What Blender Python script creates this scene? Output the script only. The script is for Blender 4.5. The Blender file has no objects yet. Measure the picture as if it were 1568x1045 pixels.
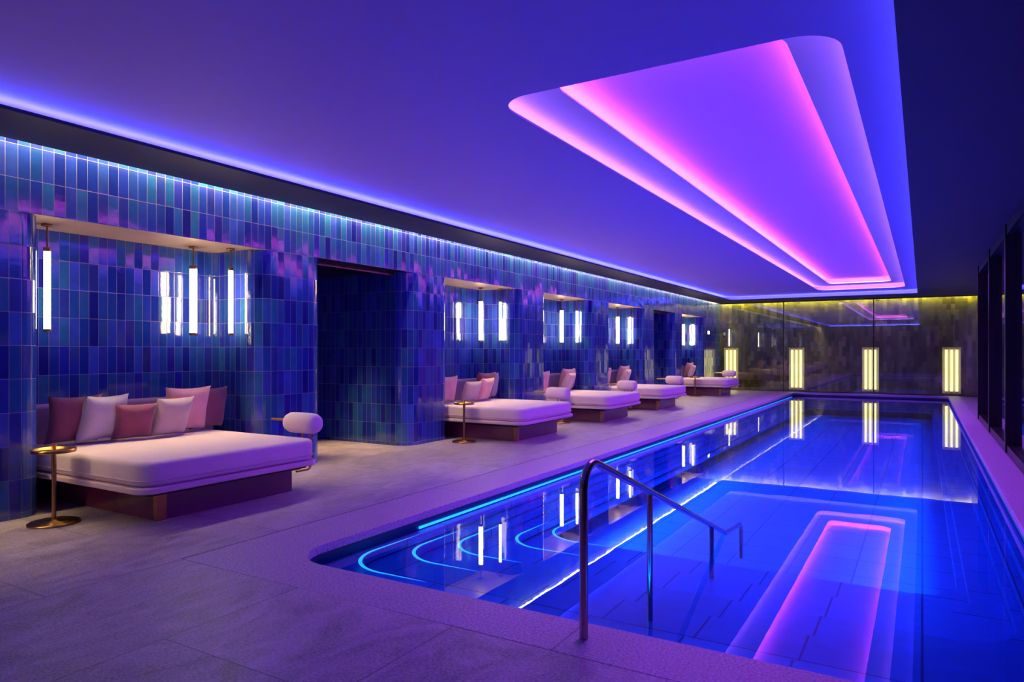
import bpy, bmesh, math, random
from mathutils import Vector, Matrix
random.seed(7)
scene = bpy.context.scene
scene.view_settings.view_transform = 'Standard'
scene.view_settings.look = 'None'
scene.view_settings.exposure = 0.35

# ------------------------------------------------------------------ materials
def new_mat(name):
    m = bpy.data.materials.new(name); m.use_nodes = True
    nt = m.node_tree
    for n in list(nt.nodes): nt.nodes.remove(n)
    out = nt.nodes.new('ShaderNodeOutputMaterial')
    return m, nt, out

def N(nt, t, **kw):
    n = nt.nodes.new(t)
    for k, v in kw.items(): setattr(n, k, v)
    return n

def M(nt, op, a, b=None, c=None):
    n = nt.nodes.new('ShaderNodeMath'); n.operation = op
    for i, v in enumerate((a, b, c)):
        if v is None: continue
        if isinstance(v, (int, float)): n.inputs[i].default_value = v
        else: nt.links.new(v, n.inputs[i])
    return n.outputs[0]

def pbr(name, col, rough=0.5, metal=0.0, noise=0.0, nscale=8.0, bump=0.0, bscale=60.0, spec=0.5, coat=0.0, sheen=0.0):
    m, nt, out = new_mat(name)
    b = N(nt, 'ShaderNodeBsdfPrincipled')
    b.inputs['Roughness'].default_value = rough
    b.inputs['Metallic'].default_value = metal
    b.inputs['Specular IOR Level'].default_value = spec
    b.inputs['Coat Weight'].default_value = coat
    b.inputs['Sheen Weight'].default_value = sheen
    tc = N(nt, 'ShaderNodeTexCoord')
    n = N(nt, 'ShaderNodeTexNoise'); n.inputs['Scale'].default_value = nscale; n.inputs['Detail'].default_value = 4
    nt.links.new(tc.outputs['Object'], n.inputs['Vector'])
    r = N(nt, 'ShaderNodeValToRGB')
    r.color_ramp.elements[0].position = 0.3; r.color_ramp.elements[1].position = 0.7
    r.color_ramp.elements[0].color = tuple(max(0, c*(1-noise)) for c in col)+(1,)
    r.color_ramp.elements[1].color = tuple(min(1, c*(1+noise)) for c in col)+(1,)
    nt.links.new(n.outputs['Fac'], r.inputs['Fac'])
    nt.links.new(r.outputs['Color'], b.inputs['Base Color'])
    if bump > 0:
        n2 = N(nt, 'ShaderNodeTexNoise'); n2.inputs['Scale'].default_value = bscale; n2.inputs['Detail'].default_value = 3
        nt.links.new(tc.outputs['Object'], n2.inputs['Vector'])
        bp = N(nt, 'ShaderNodeBump'); bp.inputs['Strength'].default_value = bump; bp.inputs['Distance'].default_value = 0.01
        nt.links.new(n2.outputs['Fac'], bp.inputs['Height'])
        nt.links.new(bp.outputs['Normal'], b.inputs['Normal'])
    nt.links.new(b.outputs['BSDF'], out.inputs['Surface'])
    return m

def emit(name, col, strength):
    m, nt, out = new_mat(name)
    e = N(nt, 'ShaderNodeEmission')
    e.inputs['Color'].default_value = (*col, 1); e.inputs['Strength'].default_value = strength
    nt.links.new(e.outputs['Emission'], out.inputs['Surface'])
    return m

def tile_mat(name, cols, grout, tw=0.1, th=0.3, zoff=0.05, gw=0.004, rough=0.09, tilt=0.026, stagger=False, use_obj=False):
    m, nt, out = new_mat(name)
    L = nt.links.new
    b = N(nt, 'ShaderNodeBsdfPrincipled')
    sep = N(nt, 'ShaderNodeSeparateXYZ')
    if use_obj:
        tc = N(nt, 'ShaderNodeTexCoord'); L(tc.outputs['Object'], sep.inputs[0])
        su, sv = sep.outputs['X'], sep.outputs['Y']
    else:
        uv = N(nt, 'ShaderNodeUVMap'); uv.uv_map = 'UVMap'; L(uv.outputs['UV'], sep.inputs[0])
        su, sv = sep.outputs['X'], sep.outputs['Y']
    u = M(nt, 'DIVIDE', su, tw)
    v = M(nt, 'DIVIDE', M(nt, 'SUBTRACT', sv, zoff), th)
    fu0 = M(nt, 'FLOOR', u)
    if stagger:
        v = M(nt, 'ADD', v, M(nt, 'MULTIPLY', M(nt, 'MODULO', M(nt, 'ABSOLUTE', fu0), 2.0), 0.5))
    fv0 = M(nt, 'FLOOR', v)
    ru = M(nt, 'SUBTRACT', u, fu0); rv = M(nt, 'SUBTRACT', v, fv0)
    eu = M(nt, 'MULTIPLY', M(nt, 'MINIMUM', ru, M(nt, 'SUBTRACT', 1.0, ru)), tw)
    ev = M(nt, 'MULTIPLY', M(nt, 'MINIMUM', rv, M(nt, 'SUBTRACT', 1.0, rv)), th)
    ed = M(nt, 'MINIMUM', eu, ev)
    g = M(nt, 'LESS_THAN', ed, gw/2)
    cmb = N(nt, 'ShaderNodeCombineXYZ'); L(fu0, cmb.inputs[0]); L(fv0, cmb.inputs[1])
    wn = N(nt, 'ShaderNodeTexWhiteNoise'); wn.noise_dimensions = '3D'; L(cmb.outputs[0], wn.inputs['Vector'])
    ramp = N(nt, 'ShaderNodeValToRGB'); ramp.color_ramp.interpolation = 'LINEAR'
    els = ramp.color_ramp.elements
    while len(els) > 1: els.remove(els[0])
    els[0].position = 0; els[0].color = (*cols[0], 1)
    for i, c in enumerate(cols[1:], 1):
        e = els.new(i/(len(cols)-1)); e.color = (*c, 1)
    L(wn.outputs['Value'], ramp.inputs['Fac'])
    nz = N(nt, 'ShaderNodeTexNoise'); nz.inputs['Scale'].default_value = 9; nz.inputs['Detail'].default_value = 3
    tc2 = N(nt, 'ShaderNodeTexCoord'); L(tc2.outputs['Object'], nz.inputs['Vector'])
    hsv = N(nt, 'ShaderNodeHueSaturation'); L(ramp.outputs['Color'], hsv.inputs['Color'])
    L(M(nt, 'ADD', M(nt, 'MULTIPLY', nz.outputs['Fac'], 0.5), 0.75), hsv.inputs['Value'])
    mx = N(nt, 'ShaderNodeMix'); mx.data_type = 'RGBA'
    L(g, mx.inputs['Factor']); L(hsv.outputs['Color'], mx.inputs[6]); mx.inputs[7].default_value = (*grout, 1)
    L(mx.outputs[2], b.inputs['Base Color'])
    L(M(nt, 'ADD', M(nt, 'MULTIPLY', g, 0.5), rough), b.inputs['Roughness'])
    bp = N(nt, 'ShaderNodeBump'); bp.inputs['Strength'].default_value = 0.2; bp.inputs['Distance'].default_value = 0.004
    nz2 = N(nt, 'ShaderNodeTexNoise'); nz2.inputs['Scale'].default_value = 14; nz2.inputs['Detail'].default_value = 2
    L(tc2.outputs['Object'], nz2.inputs['Vector'])
    edge = M(nt, 'MINIMUM', M(nt, 'DIVIDE', ed, 0.008), 1.0)
    L(M(nt, 'ADD', M(nt, 'MULTIPLY', edge, 0.4), nz2.outputs['Fac']), bp.inputs['Height'])
    vs = N(nt, 'ShaderNodeVectorMath'); vs.operation = 'SUBTRACT'; L(wn.outputs['Color'], vs.inputs[0]); vs.inputs[1].default_value = (.5, .5, .5)
    sc = N(nt, 'ShaderNodeVectorMath'); sc.operation = 'SCALE'; L(vs.outputs[0], sc.inputs[0]); sc.inputs['Scale'].default_value = tilt*2
    ad = N(nt, 'ShaderNodeVectorMath'); ad.operation = 'ADD'; L(bp.outputs['Normal'], ad.inputs[0]); L(sc.outputs[0], ad.inputs[1])
    nm = N(nt, 'ShaderNodeVectorMath'); nm.operation = 'NORMALIZE'; L(ad.outputs[0], nm.inputs[0])
    L(nm.outputs[0], b.inputs['Normal'])
    b.inputs['Specular IOR Level'].default_value = .9
    L(b.outputs['BSDF'], out.inputs['Surface'])
    return m

def stone_mat(name, col, tw, th, gw=0.006, rough=0.42, vein=0.35, grain=0.12, ox=0.0, oy=0.0):
    m, nt, out = new_mat(name); L = nt.links.new
    b = N(nt, 'ShaderNodeBsdfPrincipled')
    tc = N(nt, 'ShaderNodeTexCoord')
    sep = N(nt, 'ShaderNodeSeparateXYZ'); L(tc.outputs['Object'], sep.inputs[0])
    u = M(nt, 'DIVIDE', M(nt, 'SUBTRACT', sep.outputs['X'], ox), tw); v0 = M(nt, 'DIVIDE', M(nt, 'SUBTRACT', sep.outputs['Y'], oy), th)
    fu = M(nt, 'FLOOR', u)
    v = M(nt, 'ADD', v0, M(nt, 'MULTIPLY', M(nt, 'MODULO', M(nt, 'ABSOLUTE', fu), 2.0), 0.5))
    fv = M(nt, 'FLOOR', v)
    ru = M(nt, 'SUBTRACT', u, fu); rv = M(nt, 'SUBTRACT', v, fv)
    eu = M(nt, 'MULTIPLY', M(nt, 'MINIMUM', ru, M(nt, 'SUBTRACT', 1.0, ru)), tw)
    ev = M(nt, 'MULTIPLY', M(nt, 'MINIMUM', rv, M(nt, 'SUBTRACT', 1.0, rv)), th)
    g = M(nt, 'LESS_THAN', M(nt, 'MINIMUM', eu, ev), gw/2)
    cmb = N(nt, 'ShaderNodeCombineXYZ'); L(fu, cmb.inputs[0]); L(fv, cmb.inputs[1])
    wn = N(nt, 'ShaderNodeTexWhiteNoise'); L(cmb.outputs[0], wn.inputs['Vector'])
    off = N(nt, 'ShaderNodeVectorMath'); off.operation = 'MULTIPLY_ADD'
    L(wn.outputs['Color'], off.inputs[0]); off.inputs[1].default_value = (9, 9, 9); L(tc.outputs['Object'], off.inputs[2])
    mp = N(nt, 'ShaderNodeMapping'); mp.inputs['Scale'].default_value = (1.9, 0.9, 1); mp.inputs['Rotation'].default_value = (0, 0, 0.5)
    L(off.outputs[0], mp.inputs['Vector'])
    n1 = N(nt, 'ShaderNodeTexNoise'); n1.inputs['Scale'].default_value = 1.9; n1.inputs['Detail'].default_value = 10; n1.inputs['Roughness'].default_value = 0.72
    n1.inputs['Distortion'].default_value = 1.6
    L(mp.outputs[0], n1.inputs['Vector'])
    n2 = N(nt, 'ShaderNodeTexNoise'); n2.inputs['Scale'].default_value = 70; n2.inputs['Detail'].default_value = 4
    L(tc.outputs['Object'], n2.inputs['Vector'])
    f = M(nt, 'ADD', M(nt, 'MULTIPLY', M(nt, 'SUBTRACT', n1.outputs['Fac'], .5), vein*3.2), M(nt, 'MULTIPLY', M(nt, 'SUBTRACT', n2.outputs['Fac'], .5), grain*4))
    f = M(nt, 'ADD', f, M(nt, 'MULTIPLY', M(nt, 'SUBTRACT', wn.outputs['Value'], .5), 0.2))
    f = M(nt, 'MAXIMUM', M(nt, 'ADD', f, 1.0), 0.2)
    f = M(nt, 'MULTIPLY', f, M(nt, 'SUBTRACT', 1.0, M(nt, 'MULTIPLY', g, 0.6)))
    sc = N(nt, 'ShaderNodeVectorMath'); sc.operation = 'SCALE'; sc.inputs[0].default_value = col; L(f, sc.inputs['Scale'])
    L(sc.outputs[0], b.inputs['Base Color'])
    L(M(nt, 'ADD', M(nt, 'MULTIPLY', n1.outputs['Fac'], 0.35), rough-0.17), b.inputs['Roughness'])
    bp = N(nt, 'ShaderNodeBump'); bp.inputs['Strength'].default_value = 0.55; bp.inputs['Distance'].default_value = 0.008
    L(M(nt, 'ADD', n1.outputs['Fac'], M(nt, 'MULTIPLY', n2.outputs['Fac'], .4)), bp.inputs['Height']); L(bp.outputs['Normal'], b.inputs['Normal'])
    L(b.outputs['BSDF'], out.inputs['Surface'])
    return m

def clear_mat(name, tint, ior, ripple=0.0, rough=0.0):
    m, nt, out = new_mat(name); L = nt.links.new
    fr = N(nt, 'ShaderNodeFresnel'); fr.inputs['IOR'].default_value = ior
    tr = N(nt, 'ShaderNodeBsdfTransparent'); tr.inputs['Color'].default_value = (*tint, 1)
    gl = N(nt, 'ShaderNodeBsdfGlossy'); gl.inputs['Roughness'].default_value = rough
    gl.inputs['Color'].default_value = (1, 1, 1, 1)
    if ripple > 0:
        tc = N(nt, 'ShaderNodeTexCoord')
        n = N(nt, 'ShaderNodeTexNoise'); n.inputs['Scale'].default_value = 1.3; n.inputs['Detail'].default_value = 2
        L(tc.outputs['Object'], n.inputs['Vector'])
        bp = N(nt, 'ShaderNodeBump'); bp.inputs['Strength'].default_value = ripple; bp.inputs['Distance'].default_value = 0.01
        L(n.outputs['Fac'], bp.inputs['Height'])
        L(bp.outputs['Normal'], gl.inputs['Normal'])
    mx = N(nt, 'ShaderNodeMixShader'); L(fr.outputs[0], mx.inputs[0]); L(tr.outputs[0], mx.inputs[1]); L(gl.outputs[0], mx.inputs[2])
    L(mx.outputs[0], out.inputs['Surface'])
    return m

BLUE_TILES = [(.010, .014, .24), (.012, .035, .38), (.018, .09, .36), (.018, .022, .46), (.025, .14, .40), (.022, .018, .34), (.035, .08, .58), (.014, .05, .30)]
mat_tile = tile_mat('glazed_blue_tile', BLUE_TILES, (.24, .19, .38))
mat_tile_back = tile_mat('grey_brown_tile', [(.03, .027, .03), (.10, .09, .09), (.05, .045, .055), (.17, .15, .15), (.04, .033, .046)], (.03, .028, .03), rough=.25, stagger=True, tw=.12, th=.36)
mat_ceil = pbr('ceiling_violet_bounce', (.46, .28, .70), .7, noise=.02)  # violet base colour stands in for coloured light bounced onto a pale ceiling
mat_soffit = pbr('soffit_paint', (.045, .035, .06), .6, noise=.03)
mat_recess = pbr('recess_paint', (.85, .70, .88), .6, noise=.01)
mat_floor = stone_mat('floor_stone', (.38, .30, .41), 1.2, 1.8, ox=-4.6, oy=3.08, rough=.38, vein=.65, grain=.45, gw=.008)
mat_coping = stone_mat('coping_stone', (.41, .31, .46), 3.0, 3.0, grain=.6, vein=.15, rough=.46, ox=-4.6+.0, oy=3.08, gw=.008)
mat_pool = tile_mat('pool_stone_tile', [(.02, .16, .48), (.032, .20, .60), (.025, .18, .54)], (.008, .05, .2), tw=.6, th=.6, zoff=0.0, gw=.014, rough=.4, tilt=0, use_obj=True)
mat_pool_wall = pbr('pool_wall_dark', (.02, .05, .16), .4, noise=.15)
mat_brass = pbr('aged_brass', (.42, .22, .09), .28, 1.0, noise=.1)
mat_copper = pbr('bronze_ceiling_panel', (.78, .52, .26), .4, .3, noise=.06, nscale=3)
mat_steel = pbr('brushed_steel', (.5, .38, .38), .16, 1.0, noise=.04)
mat_dark = pbr('dark_bronze_frame', (.012, .01, .014), .35, .3, noise=.1)
mat_plinth = pbr('plum_lacquer', (.2, .035, .15), .25, noise=.05, coat=.4)
mat_matt = pbr('blush_upholstery', (.78, .57, .74), .85, noise=.03, bump=.25, bscale=180, sheen=.3)
mat_plat = pbr('blush_leather', (.68, .46, .64), .6, noise=.03)
mat_back = pbr('mauve_upholstery', (.42, .25, .48), .9, noise=.04, bump=.25, bscale=160, sheen=.3)
mat_pl = [pbr('plum_velvet', (.26, .05, .15), .9, noise=.12, bump=.3, bscale=120, sheen=.5),
          pbr('lavender_velvet', (.52, .42, .66), .9, noise=.08, bump=.3, bscale=120, sheen=.5),
          pbr('mauve_linen', (.52, .36, .52), .9, noise=.06, bump=.4, bscale=200, sheen=.3),
          pbr('pink_velvet', (.80, .36, .50), .9, noise=.08, bump=.3, bscale=120, sheen=.5)]
mat_wallp = pbr('plaster', (.45, .4, .45), .7, noise=.03)
mat_water = clear_mat('pool_water', (.42, .78, 1.0), 1.5, ripple=.05)
mat_glass = clear_mat('glass_panel', (.92, .93, .9), 1.7)
mat_wglass = pbr('night_window_glass', (.004, .004, .008), .03, noise=0, spec=.9)

E_cove = emit('led_blue', (.08, .11, 1.0), 78)
E_tierA = emit('led_violet', (.45, .2, 1.0), 17)
E_tierB = emit('led_pink', (1.0, .16, .85), 30)
E_wash = emit('led_warm_white', (1.0, .80, .28), 60)
E_wash_y = emit('led_yellow', (1.0, .9, .03), 90)
E_tube = emit('opal_tube_glow', (1.0, .80, .46), 14)
E_tube_b = emit('opal_tube_yellow', (1.0, .90, .36), 1.9)
E_pool = emit('led_aqua', (.02, .24, 1.0), 4)
E_pool_r = emit('led_aqua_dim', (.02, .14, 1.0), .6)
E_pool2 = emit('led_aqua_step', (.02, .30, 1.0), 2.2)

m, nt, out = new_mat('tray_panel_added_glow')
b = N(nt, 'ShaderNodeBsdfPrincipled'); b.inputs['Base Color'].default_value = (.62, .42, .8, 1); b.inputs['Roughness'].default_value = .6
b.inputs['Emission Color'].default_value = (.16, .01, .7, 1); b.inputs['Emission Strength'].default_value = .25  # glow added to the plain tray panel for soft violet light
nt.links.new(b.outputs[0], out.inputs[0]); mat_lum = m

# ------------------------------------------------------------------ helpers
def link(o, parent=None):
    scene.collection.objects.link(o)
    if parent: o.parent = parent
    return o

def mesh_obj(name, bm, mat, parent=None, smooth=False):
    me = bpy.data.meshes.new(name); bm.normal_update(); bm.to_mesh(me); bm.free()
    me.materials.append(mat)
    if smooth:
        for p in me.polygons: p.use_smooth = True
    return link(bpy.data.objects.new(name, me), parent)

def empty(name, loc=(0, 0, 0)):
    e = bpy.data.objects.new(name, None); e.location = loc; e.empty_display_size = .2
    scene.collection.objects.link(e); return e

def rrect(x0, x1, y0, y1, r, seg=10):
    if r <= 0: return [(x0, y0), (x1, y0), (x1, y1), (x0, y1)]
    pts = []
    for cx, cy, a0 in ((x1-r, y0+r, -90), (x1-r, y1-r, 0), (x0+r, y1-r, 90), (x0+r, y0+r, 180)):
        for i in range(seg+1):
            a = math.radians(a0+90*i/seg); pts.append((cx+r*math.cos(a), cy+r*math.sin(a)))
    return pts

def plate(name, outer, holes, z0, z1, mat, parent=None, bevel=0, bseg=3, smooth=False):
    bm = bmesh.new(); edges = []
    for lp in [outer]+holes:
        vs = [bm.verts.new((x, y, z0)) for x, y in lp]
        for i in range(len(vs)): edges.append(bm.edges.new((vs[i], vs[(i+1) % len(vs)])))
    if holes:
        bmesh.ops.triangle_fill(bm, use_beauty=True, use_dissolve=False, edges=edges)
    else:
        bm.faces.new(vs)
    ret = bmesh.ops.extrude_face_region(bm, geom=bm.faces[:])
    bmesh.ops.translate(bm, vec=(0, 0, z1-z0), verts=[g for g in ret['geom'] if isinstance(g, bmesh.types.BMVert)])
    bmesh.ops.recalc_face_normals(bm, faces=bm.faces)
    o = mesh_obj(name, bm, mat, parent, smooth)
    if bevel > 0:
        md = o.modifiers.new('b', 'BEVEL'); md.width = bevel; md.segments = bseg; md.limit_method = 'ANGLE'; md.angle_limit = math.radians(50)
    return o

def strip(name, path, z0, z1, mat, closed=False, parent=None, uoff=0.0, smooth=True):
    bm = bmesh.new(); uvl = bm.loops.layers.uv.new('UVMap')
    pts = list(path) + ([path[0]] if closed else [])
    s = uoff; prev = None; pv = None
    for i, p in enumerate(pts):
        if i: s2 = s + math.dist(p, pts[i-1])
        a = bm.verts.new((p[0], p[1], z0)); c = bm.verts.new((p[0], p[1], z1))
        if i:
            f = bm.faces.new((pv[0], a, c, pv[1]))
            for lp, uv in zip(f.loops, ((s, z0), (s2, z0), (s2, z1), (s, z1))): lp[uvl].uv = uv
            s = s2
        pv = (a, c)
    return mesh_obj(name, bm, mat, parent)

def ribbon(name, path, w, z, mat, parent=None):
    """flat ribbon; width tapers away from the middle of the path"""
    bm = bmesh.new(); pv = None; n = len(path)
    L = [0]
    for i in range(1, n): L.append(L[-1]+math.dist(path[i], path[i-1]))
    for i, p in enumerate(path):
        a = Vector(path[max(0, i-1)]); b2 = Vector(path[min(n-1, i+1)]); d = (b2-a).normalized(); nn = Vector((-d.y, d.x))
        t = L[i]/L[-1]
        q = Vector(p)+nn*w*max(.06, math.sin(math.pi*t)**1.2)
        va = bm.verts.new((p[0], p[1], z)); vb = bm.verts.new((q.x, q.y, z))
        if pv: bm.faces.new((pv[0], va, vb, pv[1]))
        pv = (va, vb)
    return mesh_obj(name, bm, mat, parent)

def box(name, x0, x1, y0, y1, z0, z1, mat, parent=None, bevel=0, bseg=2, r=0):
    return plate(name, rrect(x0, x1, y0, y1, r), [], z0, z1, mat, parent, bevel, bseg)

def tube(name, pts, r, mat, parent=None, res=8, cyclic=False):
    cu = bpy.data.curves.new(name, 'CURVE'); cu.dimensions = '3D'; cu.bevel_depth = r; cu.bevel_resolution = 6; cu.use_fill_caps = True
    sp = cu.splines.new('POLY'); sp.points.add(len(pts)-1)
    for p, q in zip(sp.points, pts): p.co = (*q, 1)
    sp.use_cyclic_u = cyclic
    tmp = bpy.data.objects.new(name, cu); scene.collection.objects.link(tmp)
    dg = bpy.context.evaluated_depsgraph_get(); me = bpy.data.meshes.new_from_object(tmp.evaluated_get(dg))
    bpy.data.objects.remove(tmp); me.name = name
    me.materials.clear(); me.materials.append(mat)
    for p in me.polygons: p.use_smooth = len(p.vertices) == 4
    return link(bpy.data.objects.new(name, me), parent)

def bend(pts, r, seg=8):
    out = [Vector(pts[0])]
    for i in range(1, len(pts)-1):
        p0, p, p2 = Vector(pts[i-1]), Vector(pts[i]), Vector(pts[i+1])
        ri = r[i] if isinstance(r, (list, tuple)) else r
        d0 = (p0-p).normalized(); d1 = (p2-p).normalized()
        ang = d0.angle(d1)
        if ri <= 0 or abs(ang-math.pi) < 1e-3: out.append(p); continue
        t = ri/math.tan(ang/2)
        t = min(t, (p0-p).length*.49, (p2-p).length*.49) if len(pts) > 3 and not isinstance(r, (list, tuple)) else min(t, (p0-p).length*.98, (p2-p).length*.98)
        rr = t*math.tan(ang/2)
        a = p+d0*t; c = p+(d0+d1).normalized()*(rr/math.sin(ang/2)); b2 = p+d1*t
        va, vb = a-c, b2-c; th = va.angle(vb); ax = va.cross(vb).normalized()
        for k in range(seg+1): out.append(c+Matrix.Rotation(th*k/seg, 3, ax) @ va)
    out.append(Vector(pts[-1])); return [tuple(v) for v in out]

def revolve(name, prof, mat, loc, parent=None, seg=40, axis='Z'):
    bm = bmesh.new(); rings = []
    for r, z in prof:
        if r < 1e-5: rings.append([bm.verts.new((0, 0, z))])
        else: rings.append([bm.verts.new((r*math.cos(2*math.pi*i/seg), r*math.sin(2*math.pi*i/seg), z)) for i in range(seg)])
    for a, b2 in zip(rings, rings[1:]):
        for i in range(seg):
            j = (i+1) % seg
            if len(a) == 1 and len(b2) == 1: continue
            if len(a) == 1: bm.faces.new((a[0], b2[i], b2[j]))
            elif len(b2) == 1: bm.faces.new((a[i], a[j], b2[0]))
            else: bm.faces.new((a[i], a[j], b2[j], b2[i]))
    bmesh.ops.recalc_face_normals(bm, faces=bm.faces)
    if axis == 'X': bmesh.ops.rotate(bm, cent=(0, 0, 0), matrix=Matrix.Rotation(math.pi/2, 3, 'Y'), verts=bm.verts)
    bmesh.ops.translate(bm, vec=loc, verts=bm.verts)
    return mesh_obj(name, bm, mat, parent, True)

def pillow(name, w, h, t, mat, loc, rot, n=18):
    bm = bmesh.new(); g = {}
    for s in (1, -1):
        for i in range(n+1):
            for j in range(n+1):
                u = -1+2*i/n; v = -1+2*j/n
                edge = i in (0, n) or j in (0, n)
                if s == -1 and edge: g[(s, i, j)] = g[(1, i, j)]; continue
                x = w/2*u*(1-.10*(1-v*v)*u*u); z = h/2*v*(1-.10*(1-u*u)*v*v)
                th = t/2*(max(0, (1-u**4)*(1-v**4)))**.55*(1+.05*math.sin(5*u+3*v))
                g[(s, i, j)] = bm.verts.new((x, s*th, z))
    for s in (1, -1):
        for i in range(n):
            for j in range(n):
                q = [g[(s, i, j)], g[(s, i+1, j)], g[(s, i+1, j+1)], g[(s, i, j+1)]]
                if s == 1: q.reverse()
                bm.faces.new(q)
    o = mesh_obj(name, bm, mat, None, True)
    o.rotation_euler = rot; o.location = loc
    return o

def area(name, loc, rot, sx, sy, energy, col, spread):
    l = bpy.data.lights.new(name, 'AREA'); l.shape = 'RECTANGLE'; l.size = sx; l.size_y = sy; l.energy = energy; l.color = col; l.spread = math.radians(spread)
    o = bpy.data.objects.new(name, l); o.location = loc; o.rotation_euler = rot; return link(o)

# ------------------------------------------------------------------ constants
XW = -6.95; HEAD = 2.75; ZS = 3.35; ZC = 3.5
Y0, Y1 = -4.0, 28.0
XR = 1.06
px0, px1, py0, py1 = -4.0, .73, 3.5, 27.0
niches = [(3.30, 5.66), (9.65, 11.9), (13.22, 15.47), (16.79, 19.04), (23.14, 25.39)]
doors = [(6.76, 8.5), (20.3, 22.0)]

# ------------------------------------------------------------------ left wall
pts = [(XW, Y0, 0)]; rad = [0]
ops = sorted([(a, b2, 'n') for a, b2 in niches]+[(a, b2, 'd') for a, b2 in doors])
for a, b2, k in ops:
    D = .82 if k == 'n' else 2.4
    pts += [(XW, a, 0), (XW-D, a, 0), (XW-D, b2, 0), (XW, b2, 0)]
    rad += [.22, .1, .12, .28]
pts.append((XW, Y1, 0)); rad.append(0)
path = [(p[0], p[1]) for p in bend(pts, rad, 10)]
wl = strip('wall_left', path, 0, HEAD, mat_tile)
hd = strip('header', [(XW, Y0), (XW, Y1)], HEAD, 3.95, mat_tile, parent=wl, uoff=.03)
for i, (a, b2, k) in enumerate(ops):
    D = .82 if k == 'n' else 2.4
    box('trim_%d' % (i+1), XW-D-.02, XW-.004, a-.3, b2+.3, HEAD+.001, HEAD+.03, mat_copper if k == 'n' else mat_dark)
for a, b2 in doors:
    c = empty('door_%d' % (1 if a < 10 else 2))
    box('jamb', XW-.3, XW-.26, a+.0, a+.03, 0, HEAD, mat_brass, c)
    box('head_rail', XW-.3, XW-.26, a, b2, HEAD-.05, HEAD, mat_brass, c)
    ld = bpy.data.lights.new('downlight', 'SPOT'); ld.energy = 380; ld.color = (1, .72, .26); ld.spot_size = math.radians(46); ld.spot_blend = 1; ld.shadow_soft_size = .05
    lo = bpy.data.objects.new('door_downlight', ld); lo.location = (XW-.8, (a+b2)/2+.3, 2.7); link(lo)

# ------------------------------------------------------------------ floor, coping, pool
plate('floor', rrect(-9.6, 1.8, Y0, Y1, 0), [rrect(-4.6, XR-.005, 3.08, 27.25, 0)], -.12, 0, mat_floor)
cp = plate('pool_coping', rrect(-4.597, XR-.008, 3.083, 27.247, 0), [rrect(px0, px1, py0, py1, .38, 14)], -.07, 0, mat_coping, bevel=.006)
pool = empty('swimming_pool')
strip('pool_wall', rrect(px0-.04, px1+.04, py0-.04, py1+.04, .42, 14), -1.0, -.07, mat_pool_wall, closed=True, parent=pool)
lv = [(-.17, 4.0, .08), (-.25, 4.6, .14), (-.33, 5.2, .20), (-.41, 5.9, .42), (-.5, 6.6, .48)]
for i, (z, yn, ins) in enumerate(lv):
    plate('step_%d' % (i+1), rrect(px0-.03, px1+.03, py0-.03, py1+.03, .4, 10), [rrect(px0+ins, px1-ins, yn, py1-.1-.02*i, .40, 12)], z-.07, z, mat_pool, pool, bevel=.008)
    xs = px0+ins-.014
    p = bend([(xs, yn+1.0, 0), (xs, yn+.7, 0), (xs, yn-.014, 0), (xs+.6, yn-.014, 0), (xs+.85, yn-.014, 0)], [0, 0, .414, 0, 0], 14)
    ribbon('step_edge_light', [(q[0], q[1]) for q in p], -.03, z+.002, E_pool2, pool)
plate('pool_floor', rrect(px0-.04, px1+.04, py0-.04, py1+.04, .4, 10), [], -.95, -.78, mat_pool, pool)
plate('water', rrect(px0-.035, px1+.035, py0-.035, py1+.035, .415, 14), [], -.1201, -.12, mat_water, pool)
me = [o for o in pool.children if o.name.startswith('water')][0].data
bm = bmesh.new(); bm.from_mesh(me); bmesh.ops.delete(bm, geom=[f for f in bm.faces if f.normal.z < .5], context='FACES'); bm.to_mesh(me); bm.free()
strip('wall_led', [(px0-.03, 5.1), (px0-.03, 26.6)], -.160, -.135, E_pool, parent=pool)
strip('wall_led', [(px1+.03, 5.1), (px1+.03, 26.6)], -.160, -.135, E_pool_r, parent=pool)
for ya, yb_, en in ((6.8, 13.0, 70), (13.1, 26.6, 48)):  # added fill lamps, aimed out of view, to brighten the blue pool floor
    YM = (ya+yb_)/2
    area('underwater_fill', (px0+.55, YM, -.2), (0, math.radians(-50), 0), .08, yb_-ya, en, (.0, .26, 1), 96)
    area('underwater_fill', (px1-.55, YM, -.2), (0, math.radians(50), 0), .08, yb_-ya, en, (.0, .18, 1), 96)
area('underwater_fill', ((px0+px1)/2, 3.62, -.14), (math.radians(35), 0, 0), 4.0, .03, 46, (.0, .28, 1), 110)

# ------------------------------------------------------------------ ceiling
cx0, cx1, cy0, cy1 = -6.02, -.13, -2.2, 25.9
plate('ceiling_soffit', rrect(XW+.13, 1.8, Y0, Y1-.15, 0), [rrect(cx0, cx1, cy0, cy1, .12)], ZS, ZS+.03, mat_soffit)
g = .42
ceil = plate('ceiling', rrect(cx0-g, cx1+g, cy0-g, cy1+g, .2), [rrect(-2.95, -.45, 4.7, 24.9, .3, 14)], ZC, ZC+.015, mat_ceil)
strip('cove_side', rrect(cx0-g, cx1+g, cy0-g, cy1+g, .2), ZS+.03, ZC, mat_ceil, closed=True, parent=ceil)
o = .27
plate('cove_light_strip', rrect(cx0-o, cx1+o, cy0-o, cy1+o, .3), [rrect(cx0-o+.03, cx1+o-.03, cy0-o+.03, cy1+o-.03, .28)], ZS+.035, ZS+.045, E_cove)
zB = 3.64; zT = 3.78
def ring(nm, x0, x1, y0, y1, r, off, z, w, mt):
    plate(nm, rrect(x0-off, x1+off, y0-off, y1+off, r+off, 14), [rrect(x0-off+w, x1+off-w, y0-off+w, y1+off-w, r+off-w, 14)], z, z+.008, mt)
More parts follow.
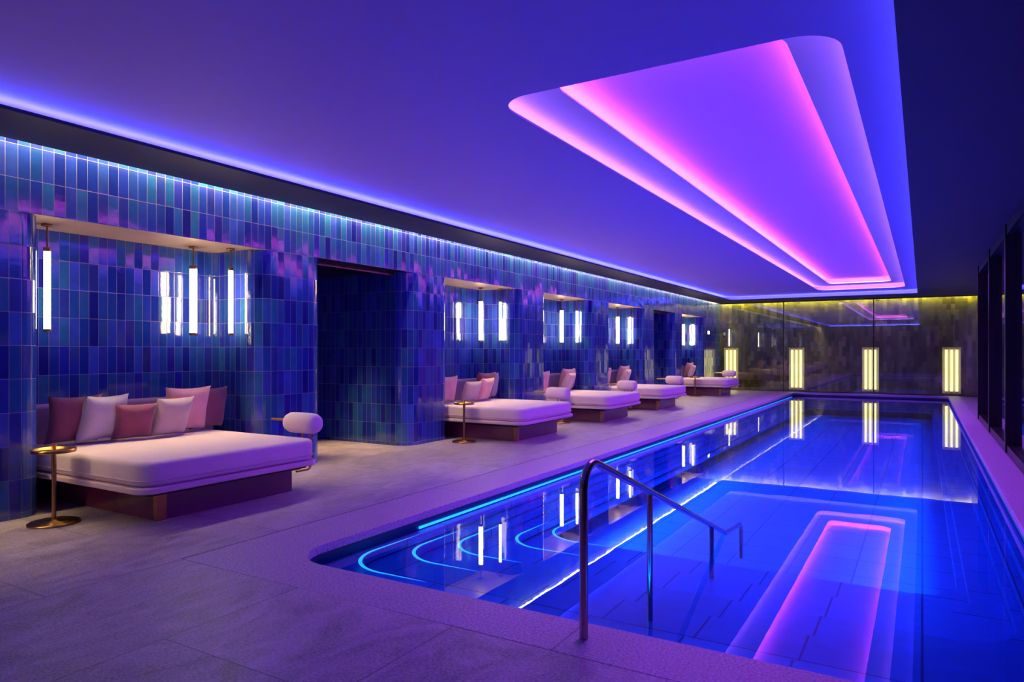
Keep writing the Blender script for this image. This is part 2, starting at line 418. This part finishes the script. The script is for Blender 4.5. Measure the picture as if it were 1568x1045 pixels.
A = (-2.95, -.45, 4.7, 24.9); B = (-2.55, -.81, 4.87, 24.15)
tA = plate('ceiling_tray', rrect(A[0]-.3, A[1]+.28, A[2]-.3, A[3]+.3, .5), [rrect(*B, .26, 14)], zB, zB+.012, mat_recess)
strip('tray_side_lower', rrect(A[0]-.3, A[1]+.28, A[2]-.3, A[3]+.3, .5), ZC+.015, zB, mat_recess, closed=True, parent=tA)
plate('tray_top', rrect(B[0]-.3, B[1]+.3, B[2]-.3, B[3]+.3, .5), [], zT, zT+.02, mat_lum, tA)
strip('tray_side_upper', rrect(B[0]-.3, B[1]+.3, B[2]-.3, B[3]+.3, .5), zB+.012, zT, mat_recess, closed=True, parent=tA)
ring('tray_light_strip_violet', *A, .3, .16, ZC+.02, .03, E_tierA)
ring('tray_light_strip_pink', *B, .26, .14, zB+.02, .03, E_tierB)
area('tray_fill', ((B[0]+B[1])/2, (B[2]+B[3])/2, zT-.02), (0, 0, 0), 1.6, 19.0, 500, (.44, .09, 1.0), 126)  # added fill lamp, spread kept out of view, turns the floor purple
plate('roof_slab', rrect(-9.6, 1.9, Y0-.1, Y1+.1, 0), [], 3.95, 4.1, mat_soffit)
box('wall_washer_light', XW+.03, XW+.12, Y0+.1, Y1-.2, 3.50, 3.51, E_wash)

# ------------------------------------------------------------------ far wall + glass
strip('wall_back', [(-9.6, Y1), (1.9, Y1)], 0, 3.95, mat_tile_back)
box('wall_washer_light_far', XW+.05, 1.6, Y1-.13, Y1-.08, 3.42, 3.43, E_wash_y)
gl = empty('glass_partition')
for i, (a, b2) in enumerate(((-6.94, -4.45), (-4.44, -1.47), (-1.46, 1.62))):
    box('glass_pane_%d' % (i+1), a, b2, 27.4, 27.412, .02, ZS-.005, mat_glass, gl)
    box('patch_fitting_%d' % (i+1), b2-.015, b2+.02, 27.39, 27.42, .0, ZS, mat_dark, gl)
box('bottom_channel', -6.94, 1.62, 27.385, 27.425, 0, .03, mat_dark, gl)
box('top_channel', -6.94, 1.62, 27.385, 27.425, ZS-.03, ZS, mat_dark, gl)
mat_bp = pbr('pale_backplate', (.7, .65, .5), .5)
for X in (-6.5, -4.08, -1.6, .86):
    w = empty('wall_light', (X, Y1-.08, .85))
    box('backplate', -.27, .27, .04, .07, -.8, .78, mat_bp, w)
    for k in (-1, 0, 1):
        tube('tube_%d' % (k+2), [(k*.15, 0, -.72), (k*.15, 0, .7)], .035, E_tube_b, w)
        for zz in (-.76, .7): revolve('cap', [(0, zz), (.04, zz), (.04, zz+.04), (0, zz+.04)], mat_brass, (k*.15, 0, 0), w, 16)

# ------------------------------------------------------------------ right side glazing
wr = box('wall_right', 1.66, 1.8, 18.2, Y1, 0, 3.95, mat_wallp)
box('wall_return', XR+.12, 1.8, 18.2, 18.35, 0, 3.95, mat_wallp, wr)
ys = [-4, -2.1, .8, 3.7, 6.6, 9.5, 12.4, 15.3, 18.2]
for i in range(len(ys)-1):
    w = empty('window_%d' % (i+1), (XR, ys[i], 0)); L_ = ys[i+1]-ys[i]
    box('glass', .08, .09, .03, L_-.03, .1, 3.25, mat_wglass, w)
    box('sill', 0, .16, 0, L_, 0, .13, mat_dark, w)
    box('head', 0, .16, 0, L_, 3.2, ZS, mat_dark, w)
    box('mullion', -.02, .16, L_-.07, L_+.03, .02, ZS, mat_dark, w)
box('wall_front', -9.6, 1.9, Y0-.1, Y0, 0, 3.95, mat_wallp)

# ------------------------------------------------------------------ daybeds
def daybed(y, full=True, pil=6):
    d = empty('daybed', (0, y, 0))
    bx = -5.5
    box('plinth', XW-.5, -5.82, .32, 1.85, 0, .25, mat_plinth, d, .006)
    box('corner_post', -5.84, -5.79, .30, .40, 0, .26, mat_brass, d, .006)
    box('under_frame', XW-.6, -5.68, .16, 1.92, .25, .30, mat_dark, d, .004)
    box('platform', XW-.75, bx, 0, 1.97, .30, .355, mat_plat, d, .015, 3, r=.16)
    m_ = box('mattress', XW-.75, bx-.02, .02, 1.95, .355, .57, mat_matt, d, .05, 5, r=.17)
    for p in m_.data.polygons: p.use_smooth = True
    tube('piping', [(q[0], q[1], .41) for q in rrect(XW-.75, bx-.015, .015, 1.955, .17)], .006, mat_plat, d, cyclic=True)
    bk = box('backrest', XW-.79, XW-.6, .1, 2.18, .34, .96, mat_back, d, .05, 5, r=.07)
    cx, cy, cz = -5.93, 2.10, .70
    revolve('bolster', [(0, -.235), (.06, -.235), (.095, -.215), (.112, -.17), (.115, -.1), (.115, .1), (.112, .17), (.095, .215), (.06, .235), (0, .235)], mat_matt, (cx, cy, cz), d, 36, 'X')
    for dx in (.0, .12):
        tube('arm_tube', bend([(cx+dx, cy, cz-.1), (cx+dx, cy, .2), (cx+dx, cy-.2, .2)], .05), .013, mat_brass, d)
    tube('arm_collar', [(cx-.04, cy, .42), (cx+.16, cy, .42)], .012, mat_brass, d)
    tube('arm_rail', bend([(cx-.5, cy, cz+.02), (cx-.2, cy, cz+.02)], 0), .016, mat_brass, d)
    return d

def pillows(y, n):
    xb = XW-.34; z = .57
    S = [  # dy, size, thick, mat, dx, yaw, lean
        (.20, .49, .18, 0, .03, -5, 12), (.43, .50, .18, 1, .12, 12, 18), (.70, .40, .17, 0, .22, -12, 22),
        (1.09, .45, .17, 2, .26, 4, 22), (1.40, .53, .19, 3, .06, -6, 14), (1.74, .50, .18, 0, -.01, 8, 10)]
    S = S if n == 6 else ([S[0], S[2], S[3], S[4], S[5]] if n == 5 else [S[0], S[3], S[4], S[5]])
    if n < 6: S = [(a, s, t, [3, 2, 3, 0, 1][i], dx, yw, ln) for i, (a, s, t, _, dx, yw, ln) in enumerate(S)]
    for dy, s, t, mi, dx, yaw, lean in S:
        rot = Matrix.Rotation(math.radians(90+yaw), 4, 'Z') @ Matrix.Rotation(math.radians(lean), 4, 'X')
        R = rot.to_euler()
        hz = s/2*math.cos(math.radians(lean))+.015
        pillow('throw_pillow', s, s, t, mat_pl[mi], (xb+dx, y+dy+.16, z+hz), R)

def side_table(x, y):
    t = empty('side_table', (x, y, 0))
    revolve('base', [(0, 0), (.2, 0), (.2, .012), (.19, .02), (.03, .026), (.02, .04), (0, .04)], mat_brass, (0, 0, 0), t)
    tube('pole', [(0, 0, .02), (0, 0, .63)], .019, mat_brass, t)
    revolve('tray', [(0, .62), (.165, .62), (.17, .625), (.17, .65), (.163, .65), (.16, .632), (0, .632)], mat_brass, (0, 0, 0), t)
    tube('handle', bend([(.0, .0, .64), (0, 0, .67), (-.0, 0, .69)], 0), .02, mat_brass, t)

def pendant(x, y, r=.034):
    p = empty('pendant_light', (x, y, 0))
    tube('glow_tube', [(0, 0, 1.72), (0, 0, 2.48)], r, E_tube, p)
    tube('rod', [(0, 0, 2.5), (0, 0, HEAD)], .008, mat_brass, p)
    for a, b2 in ((1.69, 1.72), (2.48, 2.52)):
        revolve('cap', [(0, a), (r+.004, a), (r+.004, b2), (0, b2)], mat_brass, (0, 0, 0), p, 20)
    revolve('canopy', [(0, HEAD-.02), (.05, HEAD-.02), (.05, HEAD), (0, HEAD)], mat_brass, (0, 0, 0), p, 24)

for i, (a, b2) in enumerate(niches):
    yb = a-.04+(.08 if i == 0 else 0)
    daybed(yb); pillows(yb, 6 if i == 0 else (5 if i == 1 else 4))
    side_table(-6.5, yb-.19)
    pendant(XW-.46, yb+.19, .030); pendant(XW-.55, yb+1.84, .042); pendant(XW-.30, yb+2.17, .026)

# ------------------------------------------------------------------ pool handrail
h = empty('pool_handrail', (-1.52, 0, 0))
tube('rail', bend([(0, 3.30, .0), (0, 3.30, .95), (0, 6.35, -.14), (0, 6.95, -.18), (0, 6.95, -.52)], [0, .12, .1, .08, 0], 12), .0225, mat_steel, h)
def zr(y): return .95+(y-3.3)*(-.14-.95)/(6.35-3.3)
tube('post_1', [(0, 4.32, -.25), (0, 4.32, zr(4.32))], .019, mat_steel, h)
tube('post_2', [(0, 5.85, -.41), (0, 5.85, zr(5.85))], .019, mat_steel, h)

ex = empty('exit_sign', (XW+.03, 26.2, 2.2))
box('housing', -.03, .0, -.15, .15, -.08, .08, mat_dark, ex)
box('face', .001, .006, -.13, .13, -.06, .06, emit('exit_sign_face', (.9, 1, .9), 2.0), ex)

# ------------------------------------------------------------------ world & camera
w = bpy.data.worlds.new('night'); w.use_nodes = True; scene.world = w
w.node_tree.nodes['Background'].inputs[0].default_value = (.02, .015, .06, 1); w.node_tree.nodes['Background'].inputs[1].default_value = .3
cam = bpy.data.cameras.new('camera'); cam.sensor_width = 36; cam.lens = 1060/1568*36; cam.shift_y = 15.5/1568
cam.clip_start = .05
co = bpy.data.objects.new('camera', cam); co.location = (0, 0, 1.5); co.rotation_euler = (math.pi/2, 0, math.radians(30.65))
scene.collection.objects.link(co); scene.camera = co
